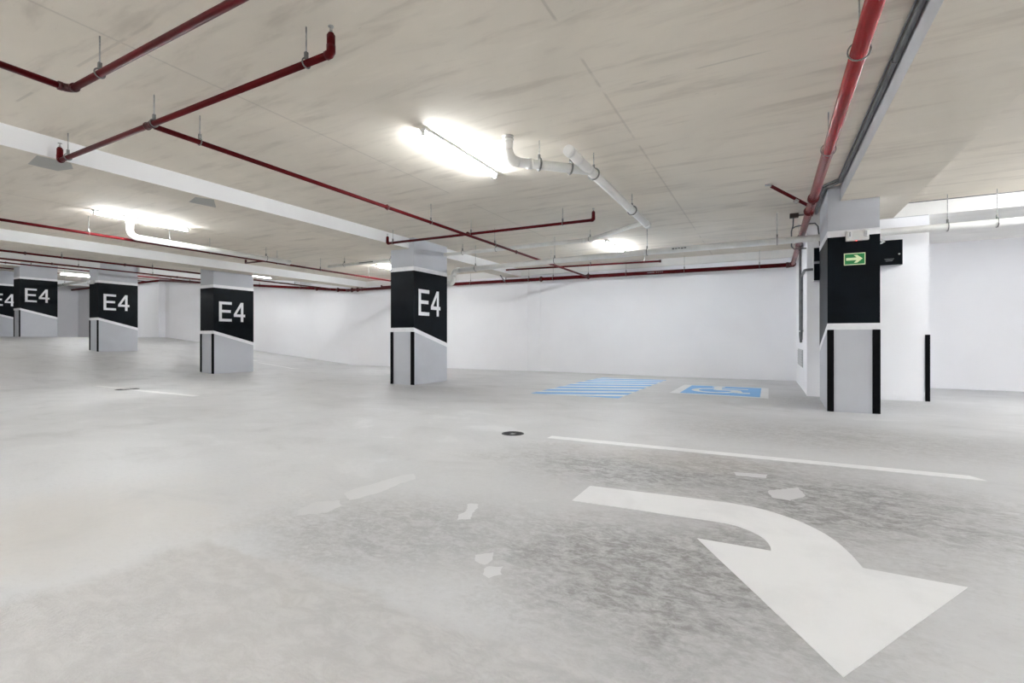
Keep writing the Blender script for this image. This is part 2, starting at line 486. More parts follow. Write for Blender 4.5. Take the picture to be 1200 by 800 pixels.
# ------------------------------------------------------------------ pillars
def ring_band(x0, y0, x1, y1, lo, hi, off):
    """lo / hi: (front z, back z); a thin collar round the pillar"""
    def loop(o, z):
        return [(x0 - o, y0 - o, z[0]), (x1 + o, y0 - o, z[0]), (x1 + o, y1 + o, z[1]), (x0 - o, y1 + o, z[1])]
    vs = loop(-0.002, lo) + loop(off, lo) + loop(off, hi) + loop(-0.002, hi)
    fs = []
    for a in range(3):
        for k in range(4):
            fs.append((a * 4 + k, a * 4 + (k + 1) % 4, (a + 1) * 4 + (k + 1) % 4, (a + 1) * 4 + k))
    return MB().add(vs, fs)
def pillar(x0, y0, x1, y1, zb, top, label, letters=True, band=0.0, soff=None):
    t = thing('concrete_pillar', label, 'pillar', ((x0 + x1) / 2, (y0 + y1) / 2, zb))
    mb = MB().box((x0, y0, zb), (x1, y1, soff if soff else top))
    if soff: mb.box((x0, y0, soff), (0.922, y1, top))
    obj('shaft', mb, M_GREY, t)
    b = band
    obj('black_band', ring_band(x0, y0, x1, y1, (1.27 + b, 0.917 + b), (2.535 + b, 2.535 + b), 0.004), M_BLACK, t)['label'] = 'glossy black painted band'
    obj('white_stripe', ring_band(x0, y0, x1, y1, (2.535 + b, 2.535 + b), (2.628 + b, 2.628 + b), 0.006), M_WHITE, t)['label'] = 'level white stripe above the black'
    obj('white_stripe', ring_band(x0, y0, x1, y1, (1.178 + b, 0.825 + b), (1.27 + b, 0.917 + b), 0.006), M_WHITE, t)['label'] = 'slanting white stripe below the black'
    gt = 1.178 + b
    for gx0, gx1, wx in ((x0, x0 + 0.075, x0), (x1 - 0.085, x1, x1)):
        g = MB().box((gx0, y0 - 0.012, zb), (gx1, y0 - 0.001, gt))
        s = 1 if wx == x1 else -1
        a, c = sorted((wx + s * 0.0005, wx + s * 0.008))
        g.box((a, y0 - 0.012, zb), (c, y0 + 0.012, gt - 0.004))
        obj('corner_guard', g, M_RUBBER, t)['label'] = 'black rubber corner guard'
    if letters:
        F = lambda p, s: (x1 + 0.003 + 0.006 * s, y0 + p[0], b + p[1])
        m = MB()
        m.prism([(0.157, 1.55), (0.54, 1.55), (0.54, 1.63), (0.24, 1.63), (0.24, 1.815), (0.51, 1.815), (0.51, 1.895), (0.24, 1.895), (0.24, 2.06), (0.54, 2.06), (0.54, 2.14), (0.157, 2.14)], F)
        obj('letter', m, M_WHITE, t)['label'] = 'white letter E'
        m = MB()
        m.prism([(0.825, 1.55), (0.905, 1.55), (0.905, 1.70), (0.965, 1.70), (0.965, 1.78), (0.905, 1.78), (0.905, 2.14), (0.825, 2.14), (0.606, 1.775), (0.606, 1.70), (0.825, 1.70)], F)
        # the opening of the four is a black triangle set on the digit's face
        d = obj('numeral', m, M_WHITE, t); d['label'] = 'white numeral 4'
        obj('numeral_opening', MB().prism([(0.69, 1.78), (0.825, 1.78), (0.825, 2.005)], lambda p, s: (x1 + 0.0085 + 0.0016 * s, y0 + p[0], b + p[1])), M_BLACK, d)['label'] = 'black triangle inside the 4'
    return t
p_main = pillar(-7.59, 8.41, -6.93, 9.65, 0.0, CEIL, 'nearest grey pillar marked E4, in the middle of the picture')
for i, (x, lab) in enumerate(((-14.40, 'grey E4 pillar second from the middle, its whole face in view beside the white wall corner'),
                              (-21.45, 'grey E4 pillar third from the middle, with a small white lamp at its band'),
                              (-28.45, 'grey E4 pillar overlapping another at the left edge, the right one of the two'),
                              (-32.85, 'grey E4 pillar cut off by the left edge, half hidden behind its neighbour'))):
    dx = x + 6.93
    dup(p_main, (dx, 0.15 if i == 3 else 0, elev(x) - (0.0 if i == 0 else 0.03)), lab)
p_right = pillar(0.77, 8.5, 1.39, 9.76, floor_z(1.08, 8.5) - 0.002, CEIL, 'right-hand grey pillar carrying a green exit arrow, no letters', letters=False, band=-0.03, soff=SOFFIT)

# ------------------------------------------------------------------ tube lights
def light_fixture(x, y0, y1, zc, label):
    t = thing('tube_light', label, 'light', (x, (y0 + y1) / 2, zc), 'ceiling tube lights')
    m = MB().bevel_box((x - 0.038, y0, zc - 0.032), (x + 0.038, y1, zc - 0.001), 0.006)
    obj('housing', m, M_PLAST, t)
    obj('tube', MB().cyl((x, y0 + 0.035, zc - 0.06), (x, y1 - 0.035, zc - 0.06), 0.016, 12), M_TUBE, t)
    for y in (y0 + 0.012, y1 - 0.012):
        obj('lamp_holder', MB().bevel_box((x - 0.02, y - 0.014, zc - 0.084), (x + 0.02, y + 0.014, zc - 0.034), 0.005), M_PLAST, t)
    return t
L0 = light_fixture(-3.26, 4.1, 5.66, CEIL, 'lit white tube light on the ceiling in front of the bent white pipe')
H = 0.0
for x, dy, lab in ((-3.26, 6.55, 'lit tube light behind the thin white pipe, right of the middle pillar'),
                   (-10.35, -0.12, 'lit tube light at upper left between the two white beams'),
                   (-10.35, 6.75, 'lit tube light just left of the middle pillar top'),
                   (-17.4, 6.75, 'lit tube light between the second and third pillars'),
                   (-17.4, -2.6, 'added fill tube light outside the left edge in the third bay'),
                   (-22.9, 5.9, 'far tube light behind the third pillar'),
                   (-31.7, 6.75, 'farthest tube light behind the left edge pillars'),
                   (-24.6, 0.0, 'added fill tube light outside the left edge in the fourth bay'),
                   (-3.26, -6.6, 'added fill tube light outside the frame, behind the viewer in the arrow bay'),
                   (-10.35, -6.0, 'added fill tube light outside the frame, behind the viewer one bay left'),
                   (-17.4, -7.6, 'added fill tube light outside the frame, behind the viewer two bays left'),
                   (-3.26, -10.4, 'added fill tube light outside the frame, farthest behind the viewer in the arrow bay'),
                   (-6.2, -6.4, 'added fill tube light outside the frame, left of the viewer beside the beam'),
                   (-0.3, -8.2, 'added fill tube light outside the frame, behind the viewer by the red main'),
                   (3.9, -2.6, 'added fill tube light outside the right edge, level with the arrow'),
                   (4.1, 3.9, 'added fill tube light outside the right edge, beside the beam in front of the white wall'),
                   (-24.6, -3.3, 'added fill tube light outside the left edge on the upper level'),
                   (6.2, 1.0, 'added fill tube light outside the right edge, farthest to the right'),
                   (3.9, -6.0, 'added fill tube light outside the frame, behind the viewer on the right'),
                   (7.2, 3.4, 'added fill tube light outside the right edge, near the side wall')):
    dup(L0, (x + 3.26, dy, elev(x)), lab, 'ceiling tube lights')  # the out-of-frame tubes are unseen additions that even out the brightness

# ------------------------------------------------------------------ pipes
def bend(a, c, b, R, n=7):
    """points of a rounded corner at c between a and b"""
    a, c, b = Vector(a), Vector(c), Vector(b)
    u = (a - c).normalized(); v = (b - c).normalized()
    ang = u.angle(v); d = R / math.tan(ang / 2)
    p, q = c + u * d, c + v * d
    bis = (u + v).normalized(); ctr = c + bis * (R / math.sin(ang / 2))
    pts = []
    for i in range(n + 1):
        w = (p - ctr).lerp(q - ctr, i / n); w = w.normalized() * R
        pts.append(ctr + w)
    return p, q, pts
def hanger(parent, p, r, axis, ztop=None, wide=1.0):
    p = Vector(p)
    ztop = ceil_z(p.x, p.y) if ztop is None else ztop
    R = r * 1.12 + 0.006
    h = obj('hanger', MB().torus(p + Vector((0, 0, 0.004)), axis, R, 0.0055 * wide, 18, 6), M_STRAP, parent)
    obj('rod', MB().cyl(p + Vector((0, 0, R)), (p.x, p.y, ztop), 0.0055, 8), M_ZINC, h)
    obj('yoke', MB().bevel_box((p.x - 0.012, p.y - 0.012, p.z + R - 0.002), (p.x + 0.012, p.y + 0.012, p.z + R + 0.05), 0.003), M_STRAP, h)
    return h
def run(name, label, cat, path, r, mat, fit, hangers=(), couplings=(), group=None, R=None, ztops=None, elbow_k=1.22):
    path = [Vector(p) for p in path]
    t = thing(name, label, cat, path[0], group)
    R = R or r * 2.2
    cur = path[0]
    for i in range(1, len(path)):
        if i < len(path) - 1:
            p, q, pts = bend(path[i - 1], path[i], path[i + 1], R)
            obj('pipe', MB().cyl(cur, p, r, 16), mat, t)
            e = MB().sweep(pts, r * elbow_k, 14)
            d0 = (pts[1] - pts[0]).normalized(); d1 = (pts[-1] - pts[-2]).normalized()
            e.cyl(pts[0] - d0 * r * 0.9, pts[0] + d0 * r * 0.2, r * elbow_k * 1.1, 14)
            e.cyl(pts[-1] - d1 * r * 0.2, pts[-1] + d1 * r * 0.9, r * elbow_k * 1.1, 14)
            obj('elbow', e, fit, t)
            cur = q
        else:
            obj('pipe', MB().cyl(cur, path[i], r, 16), mat, t)
    def at(seg, f):
        a, b = path[seg], path[seg + 1]
        return a.lerp(b, f), (b - a).normalized()
    for k, (seg, f) in enumerate(hangers):
        p, d = at(seg, f); hanger(t, p, r, d)
    for seg, f in couplings:
        p, d = at(seg, f)
        m = MB().cyl(p - d * r * 0.8, p + d * r * 0.8, r * 1.32, 14)
        s = d.cross(Vector((0, 0, 1))).normalized()
        m.box(tuple(p - Vector((r * .35, r * .35, r * 1.62))), tuple(p + Vector((r * .35, r * .35, r * 1.62))))
        obj('coupling', m, fit, t)
    return t
def frac(a, b, v, ax):
    return (v - a[ax]) / (b[ax] - a[ax])
def sprinkler(parent, p, up=0.13, r=0.03):
    """upturned end with an upright spray head"""
    p = Vector(p)
    o = obj('sprinkler_head', MB().cyl(p, p + Vector((0, 0, up * 0.62)), r * 0.95, 14).cyl(p + Vector((0, 0, up * .5)), p + Vector((0, 0, up * .74)), r * 0.7, 12), M_RED, parent)
    z = p + Vector((0, 0, up * .74))
    m = MB().cyl(z, z + Vector((0, 0, 0.02)), 0.011, 10).cyl(z + Vector((0, 0, 0.045)), z + Vector((0, 0, 0.05)), 0.02, 12)
    m.cyl(z + Vector((0.011, 0, 0.015)), z + Vector((0.006, 0, 0.047)), 0.003, 6).cyl(z + Vector((-0.011, 0, 0.015)), z + Vector((-0.006, 0, 0.047)), 0.003, 6)
    obj('deflector', m, M_ZINC, o)
    return o
def tee(parent, p, d, r):
    p = Vector(p); d = Vector(d).normalized()
    m = MB().cyl(p - d * r * 1.9, p + d * r * 1.9, r * 1.22, 14)
    for s in (-1, 1):
        m.cyl(p + d * r * (1.9 * s - .35), p + d * r * (1.9 * s + .35), r * 1.42, 14)
    return obj('tee', m, M_REDD, parent)

r1 = 0.025
# first run, upper left
P1 = run('sprinkler_pipe', 'dark red pipe with an elbow, crossing the top left corner of the ceiling', 'pipe',
    [(-4.88, -2.5, 2.98), (-4.88, 1.735, 2.98), (0.3, 1.735, 2.98)], r1, M_RED, M_REDD, hangers=[(0, 0.45), (1, frac((-4.88,), (0.3,), -4.40, 0)), (1, 0.72)])
# second run with the two upright heads
P2 = run('sprinkler_pipe', 'dark red pipe with upright sprinkler heads at both ends, below the first white beam', 'pipe',
    [(-6.96, 2.385, 2.995), (-2.72, 2.385, 2.995)], r1, M_RED, M_REDD, hangers=[(0, 0.045), (0, 0.46), (0, 0.945)])
tee(P2, (-5.08, 2.385, 2.995), (1, 0, 0), r1)
def corner_up(parent, p, dirx):
    p = Vector(p)
    obj('elbow', MB().sweep([p + Vector((-dirx * 0.045, 0, 0)), p + Vector((-dirx * 0.012, 0, 0.002)), p + Vector((0, 0, 0.012)), p + Vector((0, 0, 0.06))], 0.031, 12), M_RED, parent)
    sprinkler(parent, p + Vector((0, 0, 0.055)), 0.12)
corner_up(P2, (-2.70, 2.385, 2.995), 1)
corner_up(P2, (-6.97, 2.385, 2.995), -1)
# long branch from the tee to the wall main
A3, B3 = (-5.08, 2.42, 2.995), (-4.76, 13.65, 2.875)
P3 = run('sprinkler_pipe', 'bright red pipe running from the front pipe back to the wall main', 'pipe', [A3, B3], r1, M_RED, M_REDD,
    hangers=[(0, 0.036), (0, 0.36), (0, 0.54), (0, 0.78)], couplings=[(0, 0.27), (0, 0.62)])
# cross run by the middle pillar
P4 = run('sprinkler_pipe', 'dark red pipe crossing in front of the middle pillar top', 'pipe', [(-6.96, 7.62, 2.995), (-2.60, 7.74, 2.995)], r1, M_RED, M_REDD,
    hangers=[(0, 0.03), (0, 0.46), (0, 0.88)])
corner_up(P4, (-6.97, 7.62, 2.995), -1); corner_up(P4, (-2.58, 7.74, 2.995), 1)
tee(P4, (-5.0, 7.674, 2.995), (0, 1, 0), r1)
# short run near the back wall
P6 = run('sprinkler_pipe', 'short red pipe hung just in front of the red wall main', 'pipe', [(-7.45, 12.9, 3.13), (-2.5, 12.9, 3.045)], r1, M_RED, M_REDD,
    hangers=[(0, 0.06), (0, 0.62), (0, 0.92)])
obj('elbow', MB().sweep([(-7.40, 12.9, 3.13), (-7.47, 12.9, 3.125), (-7.47, 12.9, 3.06)], 0.032, 12), M_REDD, P6)
obj('drop_pipe', MB().cyl((-7.38, 12.92, 3.13), (-7.56, 13.70, 2.89), 0.02, 12), M_COND, P6)['label'] = 'dark sloping link to the wall main'
obj('end_cap', MB().cyl((-2.52, 12.9, 3.045), (-2.47, 12.9, 3.045), 0.036, 14), M_REDD, P6)
# wall main: flat stretch, then climbing along the ramp
MAIN = run('fire_main_pipe', 'thick red main along the foot of the ceiling on the back wall', 'pipe',
    [(0.47, 13.72, 2.845), (-14.6, 13.72, 2.945), (-28.2, 13.72, 4.11), (-42.0, 13.72, 4.11)], 0.052, M_RED, M_REDD,
    hangers=[(0, f) for f in (0.045, 0.165, 0.27, 0.345, 0.42, 0.475, 0.53, 0.62, 0.72, 0.82, 0.95)] + [(1, f) for f in (0.2, 0.4, 0.6, 0.8)],
    couplings=[(0, 0.345), (0, 0.447), (0, 0.72), (0, 0.985), (0, 0.965), (1, 0.04), (1, 0.13), (1, 0.45), (1, 0.7)], R=0.3, elbow_k=1.03)
for k, (xa, xb) in enumerate(((-3.0, -2.80), (-2.76, -2.72), (-2.70, -2.67), (-2.65, -2.62), (-2.60, -2.57))):
    obj('printed_mark', MB().box((xa, 13.664, 2.862), (xb, 13.668, 2.874)), M_VENT, MAIN)['label'] = 'pale printed mark on the main'
# right-hand main running towards the viewer
RM = run('fire_main_pipe', 'thick red main along the right-hand ceiling beam, braced near the pillar', 'pipe',
    [(0.53, -2.5, 2.925), (0.515, 13.72, 2.845), (0.40, 13.72, 2.845)], 0.052, M_REDB, M_REDD,
    hangers=[(0, f) for f in (0.10, 0.25, frac((0, -2.5), (0, 13.72), 3.87, 1), frac((0, -2.5), (0, 13.72), 5.71, 1), 0.83)],
    couplings=[(0, frac((0, -2.5), (0, 13.72), 7.55, 1)), (0, frac((0, -2.5), (0, 13.72), 10.3, 1))], R=0.09)
bs = obj('brace', MB().cyl((0.55, 8.26, 2.93), (0.03, 7.98, 3.235), 0.024, 14), M_RED, RM); bs['label'] = 'slanting red brace up to the ceiling'
m = MB().cyl((0.03, 7.98, 3.235), (-0.02, 7.955, 3.259), 0.012, 10).box((-0.05, 7.93, 3.245), (0.02, 7.99, 3.262))
obj('anchor_plate', m, M_ZINC, bs)
m = MB().torus((0.519, 8.24, 2.872), (0, 1, 0), 0.06, 0.012).box((0.53, 8.2, 2.80), (0.565, 8.28, 2.90))
obj('brace_clamp', m, M_REDD, RM)
m = MB().cyl((0.33, 8.14, 3.03), (0.37, 8.165, 3.01), 0.032, 12)
obj('brace_collar', m, M_ZINC, bs)
# pipes of the bays to the left
P7 = run('sprinkler_pipe', 'thin red pipe running back between the two white beams at left', 'pipe', [(-10.97, -3.0, 2.95), (-10.97, 13.65, 2.93)], r1, M_RED, M_REDD,
    hangers=[(0, f) for f in (0.15, 0.43, 0.56, 0.66, 0.74, 0.85)])
obj('branch', MB().cyl((-10.97, 7.65, 2.945), (-11.72, 7.65, 2.945), r1 * .85, 12).cyl((-11.72, 7.65, 2.935), (-11.72, 7.65, 3.03), r1, 12), M_REDD, P7)['label'] = 'short branch with upturned end'
P8 = run('sprinkler_pipe', 'short red pipe end showing left of the middle pillar near the wall', 'pipe', [(-12.08, 12.9, 2.87), (-9.0, 12.9, 2.87)], r1, M_RED, M_REDD, hangers=[(0, 0.5)])
obj('end_cap', MB().cyl((-12.08, 12.9, 2.845), (-12.08, 12.9, 2.93), r1 * 1.2, 12), M_REDD, P8)
for x, z, lab in ((-15.45, 3.035, 'dark red pipe running back between the second and third pillars'),
                  (-20.0, 3.40, 'thin dark pipe passing in front of the third pillar top'),
                  (-23.75, 3.717, 'thin dark pipe passing behind the third pillar top'),
                  (-29.4, 4.12, 'thin red pipe behind the left edge pillars')):
    t = run('sprinkler_pipe', lab, 'pipe', [(x, -3.0, z), (x, 13.64, z)], r1, M_RED, M_REDD,
        hangers=[(0, f) for f in (0.3, 0.5, 0.62, 0.75, 0.9)], couplings=[(0, 0.46), (0, 0.58), (0, 0.8)])

# white drain pipes
rw = 0.055
W1 = thing('drain_pipe', 'white pipe dropping from the ceiling and running diagonally back, right of the tube light', 'pipe', (-2.56, 4.72, 3.0))
p, q, pts = bend((-2.56, 4.72, 3.3), (-2.56, 4.72, 2.985), (-1.87, 5.42, 2.985), 0.12)
obj('pipe', MB().cyl((-2.56, 4.72, CEIL + 0.005), p, rw, 18), M_PVC, W1)
obj('elbow', MB().sweep(pts, rw * 1.05, 18).cyl((-2.56, 4.72, CEIL - 0.06), (-2.56, 4.72, CEIL - 0.035), rw * 1.16, 18).cyl((-2.56, 4.72, CEIL - 0.022), (-2.56, 4.72, CEIL), rw * 1.16, 18), M_PVC, W1)
obj('pipe', MB().cyl(q, (-1.87, 5.42, 2.985), rw * 0.98, 18), M_PVC, W1)
obj('pipe', MB().cyl((-1.87, 4.80, 3.0), (-1.87, 8.50, 3.0), rw, 20), M_PVC, W1)
m = MB().cyl((-1.87, 4.78, 3.0), (-1.87, 4.84, 3.0), rw * 1.10, 20).cyl((-1.87, 4.775, 3.0), (-1.87, 4.782, 3.0), rw * 0.9, 20)
obj('end_cap', m, M_PVC, W1)
for y in (5.06, 5.42, 7.30, 7.58):
    obj('coupling', MB().cyl((-1.87, y - 0.035, 3.0), (-1.87, y + 0.035, 3.0), rw * 1.09, 20), M_PVC, W1)
obj('coupling', MB().cyl((-2.40, 4.885, 2.985), (-2.36, 4.925, 2.985), rw * 1.09, 20), M_PVC, W1)
for pt, ax in (((-2.30, 4.985, 2.985), (1, 1, 0)), ((-2.03, 5.26, 2.985), (1, 1, 0)), ((-1.87, 5.62, 3.0), (0, 1, 0)), ((-1.87, 7.48, 3.0), (0, 1, 0))):
    hanger(W1, pt, rw, ax, wide=1.9)
# its thinner continuation
p1, p2, p3 = (-1.89, 8.44, 3.03), (-3.28, 9.55, 3.06), (-10.9, 9.55, 3.055)
obj('end_hub', MB().cyl((-1.87, 8.44, 3.0), (-1.87, 8.56, 3.0), rw * 1.15, 20), M_PVC, W1)
W1b = run('drain_pipe', 'thin white pipe bending left behind the middle pillar', 'pipe', [p1, p2, p3], 0.042, M_PVC, M_PVC,
    hangers=[(0, 0.97), (1, 0.29), (1, 0.41), (1, 0.70), (1, 0.92)], couplings=[], R=0.25, elbow_k=1.04)
obj('printed_mark', MB().box((-9.7, 9.503, 3.045), (-9.2, 9.507, 3.07)), M_COND, W1b)
# level white pipe in front of the back bays, passing behind the right pillar
W2 = thing('water_pipe', 'level white pipe from the middle pillar past the right pillar to the right edge', 'pipe', (-6.75, 9.80, 2.72))
a, b = Vector((-6.74, 9.80, 2.70)), Vector((7.9, 9.80, 2.752))
def wz(x): return 2.70 + 0.052 * clamp((x + 6.74) / 4.5)
obj('pipe', MB().cyl((-6.70, 9.80, 2.70), (-2.2, 9.80, wz(-2.2)), 0.057, 18), M_PVC, W2)
obj('pipe', MB().cyl((-2.2, 9.80, wz(-2.2)), (7.95, 9.80, 2.752), 0.057, 18), M_PVC, W2)
_, _, pts = bend((-6.0, 9.80, 2.70), (-6.84, 9.80, 2.70), (-6.84, 9.80, 2.2), 0.13)
obj('elbow', MB().sweep(pts, 0.064, 16).cyl(pts[0], pts[0] + Vector((0.05, 0, 0)), 0.07, 16), M_PVC, W2)
obj('pipe', MB().cyl(pts[-1], (-6.84, 9.80, 2.46), 0.055, 16), M_PVC, W2)
_, _, pts2 = bend((-6.84, 9.80, 3.0), (-6.84, 9.80, 2.38), (-7.3, 9.80, 2.38), 0.1)
obj('elbow', MB().sweep(pts2, 0.06, 16), M_PVC, W2)
obj('pipe', MB().cyl(pts2[-1], (-7.4, 9.80, 2.38), 0.055, 16), M_PVC, W2)
for x in (-6.2, -4.15, -2.15, 0.13, 2.45, 3.02, 5.2):
    hanger(W2, (x, 9.80, wz(x)), 0.057, (1, 0, 0), wide=1.3)
mk = MB()
for k in range(5):
    x = -1.66 + k * 0.055
    mk.box((x, 9.737, 2.752 + 0.004 * (k % 3)), (x + 0.042, 9.742, 2.778 - 0.004 * (k % 2)))
obj('printed_mark', mk, M_COND, W2)['label'] = 'dark printed mark on the white pipe'
# bay two and bay three white pipes
W3 = thing('drain_pipe', 'white pipe dropping from the ceiling under the upper left tube light', 'pipe', (-10.85, 4.72, 3.0))
p, q, pts = bend((-10.85, 4.75, 3.3), (-10.85, 4.75, 2.985), (-10.85, 8.2, 2.985), 0.13)
obj('elbow', MB().sweep([(-10.85, 4.75, CEIL)] + pts, 0.062, 16).cyl((-10.85, 4.75, CEIL - 0.05), (-10.85, 4.75, CEIL), 0.07, 16), M_PVC, W3)
obj('pipe', MB().cyl(q, (-10.85, 8.2, 2.985), 0.056, 18), M_PVC, W3)
obj('end_cap', MB().cyl((-10.85, 8.18, 2.985), (-10.85, 8.26, 2.985), 0.063, 18), M_PVC, W3)
hanger(W3, (-10.85, 5.45, 2.985), 0.056, (0, 1, 0)); hanger(W3, (-10.85, 7.6, 2.985), 0.056, (0, 1, 0))
W4 = run('water_pipe', 'thin white pipe between the third and fourth pillars', 'pipe', [(-29.2, 9.85, 3.50), (-21.6, 9.85, 3.66)], 0.06, M_PVC, M_PVC, hangers=[(0, 0.12), (0, 0.5), (0, 0.9)])

# ------------------------------------------------------------------ conduits and boxes at the right pillar
CB = run('cable_conduit', 'dark grey conduit along the upper edge of the right-hand beam', 'conduit',
    [(0.895, -2.5, 3.232), (0.895, 8.18, 3.232), (0.735, 8.42, 3.232), (0.735, 10.05, 3.232)], 0.022, M_COND, M_COND, R=0.06, elbow_k=1.03)
obj('pipe', MB().cyl((0.862, -2.5, 3.249), (0.862, 8.10, 3.249), 0.009, 10).cyl((0.862, 8.10, 3.244), (0.70, 8.35, 3.244), 0.012, 10).cyl((0.70, 8.35, 3.244), (0.70, 10.0, 3.244), 0.012, 10), M_COND, CB)['label'] = 'thinner second conduit'
for y in (1.2, 3.9, 4.85, 6.9):
    obj('clip', MB().torus((0.895, y, 3.232), (0, 1, 0), 0.026, 0.004), M_ZINC, CB)
JB = thing('junction_box', 'dark brown junction box on the ceiling left of the right pillar', 'box', (0.40, 10.02, CEIL))
obj('body', MB().bevel_box((0.33, 9.97, CEIL - 0.075), (0.47, 10.07, CEIL), 0.008), M_BROWN, JB)
obj('conduit', MB().cyl((0.47, 10.02, CEIL - 0.04), (0.70, 10.02, CEIL - 0.03), 0.018, 12), M_COND, JB)
CL = thing('cable_conduit', 'thin grey looped conduit hanging by the dark junction box', 'conduit', (0.36, 10.04, 2.85))
obj('pipe', MB().sweep([(0.39, 10.045, CEIL - 0.07), (0.385, 10.05, 3.05), (0.36, 10.05, 2.95), (0.36, 10.05, 2.68), (0.40, 10.05, 2.63), (0.59, 10.06, 2.63)], 0.011, 10), M_COND, CL)
obj('pipe', MB().sweep([(0.37, 10.05, 3.0), (0.42, 10.05, 3.03), (0.62, 10.05, 3.06), (0.72, 10.05, 3.06), (0.765, 10.05, 3.0), (0.78, 10.05, 2.85), (0.80, 10.06, 2.6)], 0.012, 10), M_COND, CL)
WC = thing('wall_conduit', 'pair of dark conduits running down the narrow white wall left of the right pillar', 'conduit', (0.58, 11.2, 0.95))
obj('pipe', MB().sweep([(0.565, 11.45, 3.02), (0.565, 11.45, 1.1), (0.575, 11.38, 0.95)], 0.024, 12), M_COND, WC)
obj('pipe', MB().sweep([(0.565, 11.05, 1.0), (0.565, 11.0, 1.15), (0.565, 10.9, 2.2), (0.565, 10.75, 2.24), (0.565, 10.12, 2.245), (0.585, 10.05, 2.245), (0.72, 10.03, 2.245)], 0.022, 12), M_COND, WC)
obj('strap', MB().box((0.545, 11.0, 1.16), (0.599, 11.52, 1.19)), M_ZINC, WC)
# black boxes on the block's front face
def black_box(name, label, x0, x1, z0, z1, depth=0.2):
    t = thing(name, label, 'cabinet', ((x0 + x1) / 2, 10.1, z0))
    obj('body', MB().bevel_box((x0, 10.1 - depth, z0), (x1, 10.099, z1), 0.006), M_VENT, t)['label'] = 'grey metal sides'
    obj('door', MB().bevel_box((x0 + 0.004, 10.1 - depth - 0.016, z0 + 0.004), (x1 - 0.004, 10.1 - depth + 0.001, z1 - 0.004), 0.005), M_BLACK, t)['label'] = 'glossy black front'
    return t
bx = black_box('wall_cabinet', 'black cabinet with a small lock on the white block, right of the pillar', 1.52, 1.928, 2.225, 2.64, 0.16)
obj('lock', MB().cyl((1.878, 9.91, 2.40), (1.878, 9.93, 2.40), 0.013, 12), M_ZINC, bx)
obj('latch_plate', MB().box((1.872, 9.917, 2.355), (1.884, 9.925, 2.385)), M_RUBBER, bx)
m = MB()
for k in range(3):
    m.box((1.70 - 0.008 * k, 9.921, 2.29 + 0.018 * k), (1.79 + 0.012 * k, 9.9245, 2.297 + 0.018 * k))
obj('printed_mark', m, M_COND, bx)['label'] = 'faint grey print on the front'
obj('white_fitting', MB().torus((1.632, 9.905, 2.625), (0, 1, 0), 0.033, 0.012, 16, 8).cyl((1.632, 9.905, 2.625), (1.69, 9.905, 2.612), 0.009, 8), M_PLAST, bx)['label'] = 'white round clip at the corner'
black_box('wall_cabinet', 'upper of two black boxes peeping out left of the right pillar', 0.69, 1.02, 2.36, 2.60)
black_box('wall_cabinet', 'lower of two black boxes peeping out left of the right pillar', 0.69, 1.02, 2.03, 2.325)
V = thing('wall_vent', 'small grey panel low on the narrow white wall left of the right pillar', 'vent', (0.58, 11.9, 0.45))
obj('frame', MB().box((0.585, 11.15, 0.45), (0.5995, 12.75, 0.80)), M_VENT, V)
for k in range(6):
    obj('slat', MB().box((0.575, 11.2, 0.475 + 0.053 * k), (0.586, 12.7, 0.508 + 0.053 * k)), M_VENT, V)

# exit sign and emergency lamp on the right pillar
S = thing('exit_sign', 'green sign with a pale right-pointing arrow on the right pillar', 'sign', (1.094, 8.49, 2.16))
Yf = 8.5 - 0.004
obj('plate', MB().bevel_box((0.967, Yf - 0.010, 2.082), (1.222, Yf - 0.0005, 2.254), 0.002), M_LUME, S)
obj('green_panel', MB().box((0.977, Yf - 0.012, 2.094), (1.212, Yf - 0.009, 2.242)), M_GREEN, S)
ar = [(0.993, 2.149), (1.118, 2.149), (1.085, 2.112), (1.125, 2.112), (1.19, 2.168), (1.125, 2.224), (1.085, 2.224), (1.118, 2.187), (0.993, 2.187)]
obj('arrow', MB().prism(ar, lambda p, s: (p[0], Yf - 0.0115 - 0.0025 * s, p[1])), M_LUME, S)['label'] = 'pale yellow arrow'
E_ = thing('emergency_light', 'white emergency lamp box on the white stripe above the green sign', 'lamp', (1.12, 8.49, 2.42))
obj('body', MB().bevel_box((0.985, 8.42, 2.425), (1.258, 8.493, 2.565), 0.008), M_PLAST, E_)
for x in (1.01, 1.20):
    h = obj('lamp_head', MB().bevel_box((x, 8.385, 2.468), (x + 0.038, 8.425, 2.556), 0.006), M_WHITE, E_)
    obj('lens', MB().box((x + 0.008, 8.382, 2.48), (x + 0.03, 8.387, 2.545)), M_VENT, h)
obj('indicator', MB().cyl((1.11, 8.45, 2.4255), (1.11, 8.45, 2.419), 0.008, 10), M_LED, E_)['label'] = 'small red indicator'
# small lamp on the third pillar
zc3 = elev(-21.45) - 0.03
E3 = thing('emergency_light', 'tiny white lamp box at the band of the third E4 pillar', 'lamp', (-21.9, 8.4, zc3 + 2.55))
obj('body', MB().bevel_box((-22.02, 8.30, zc3 + 2.50), (-21.70, 8.403, zc3 + 2.63), 0.008), M_PLAST, E3)
for x in (-21.98, -21.80):
    obj('lamp_head', MB().bevel_box((x, 8.26, zc3 + 2.53), (x + 0.06, 8.305, zc3 + 2.61), 0.006), M_WHITE, E3)

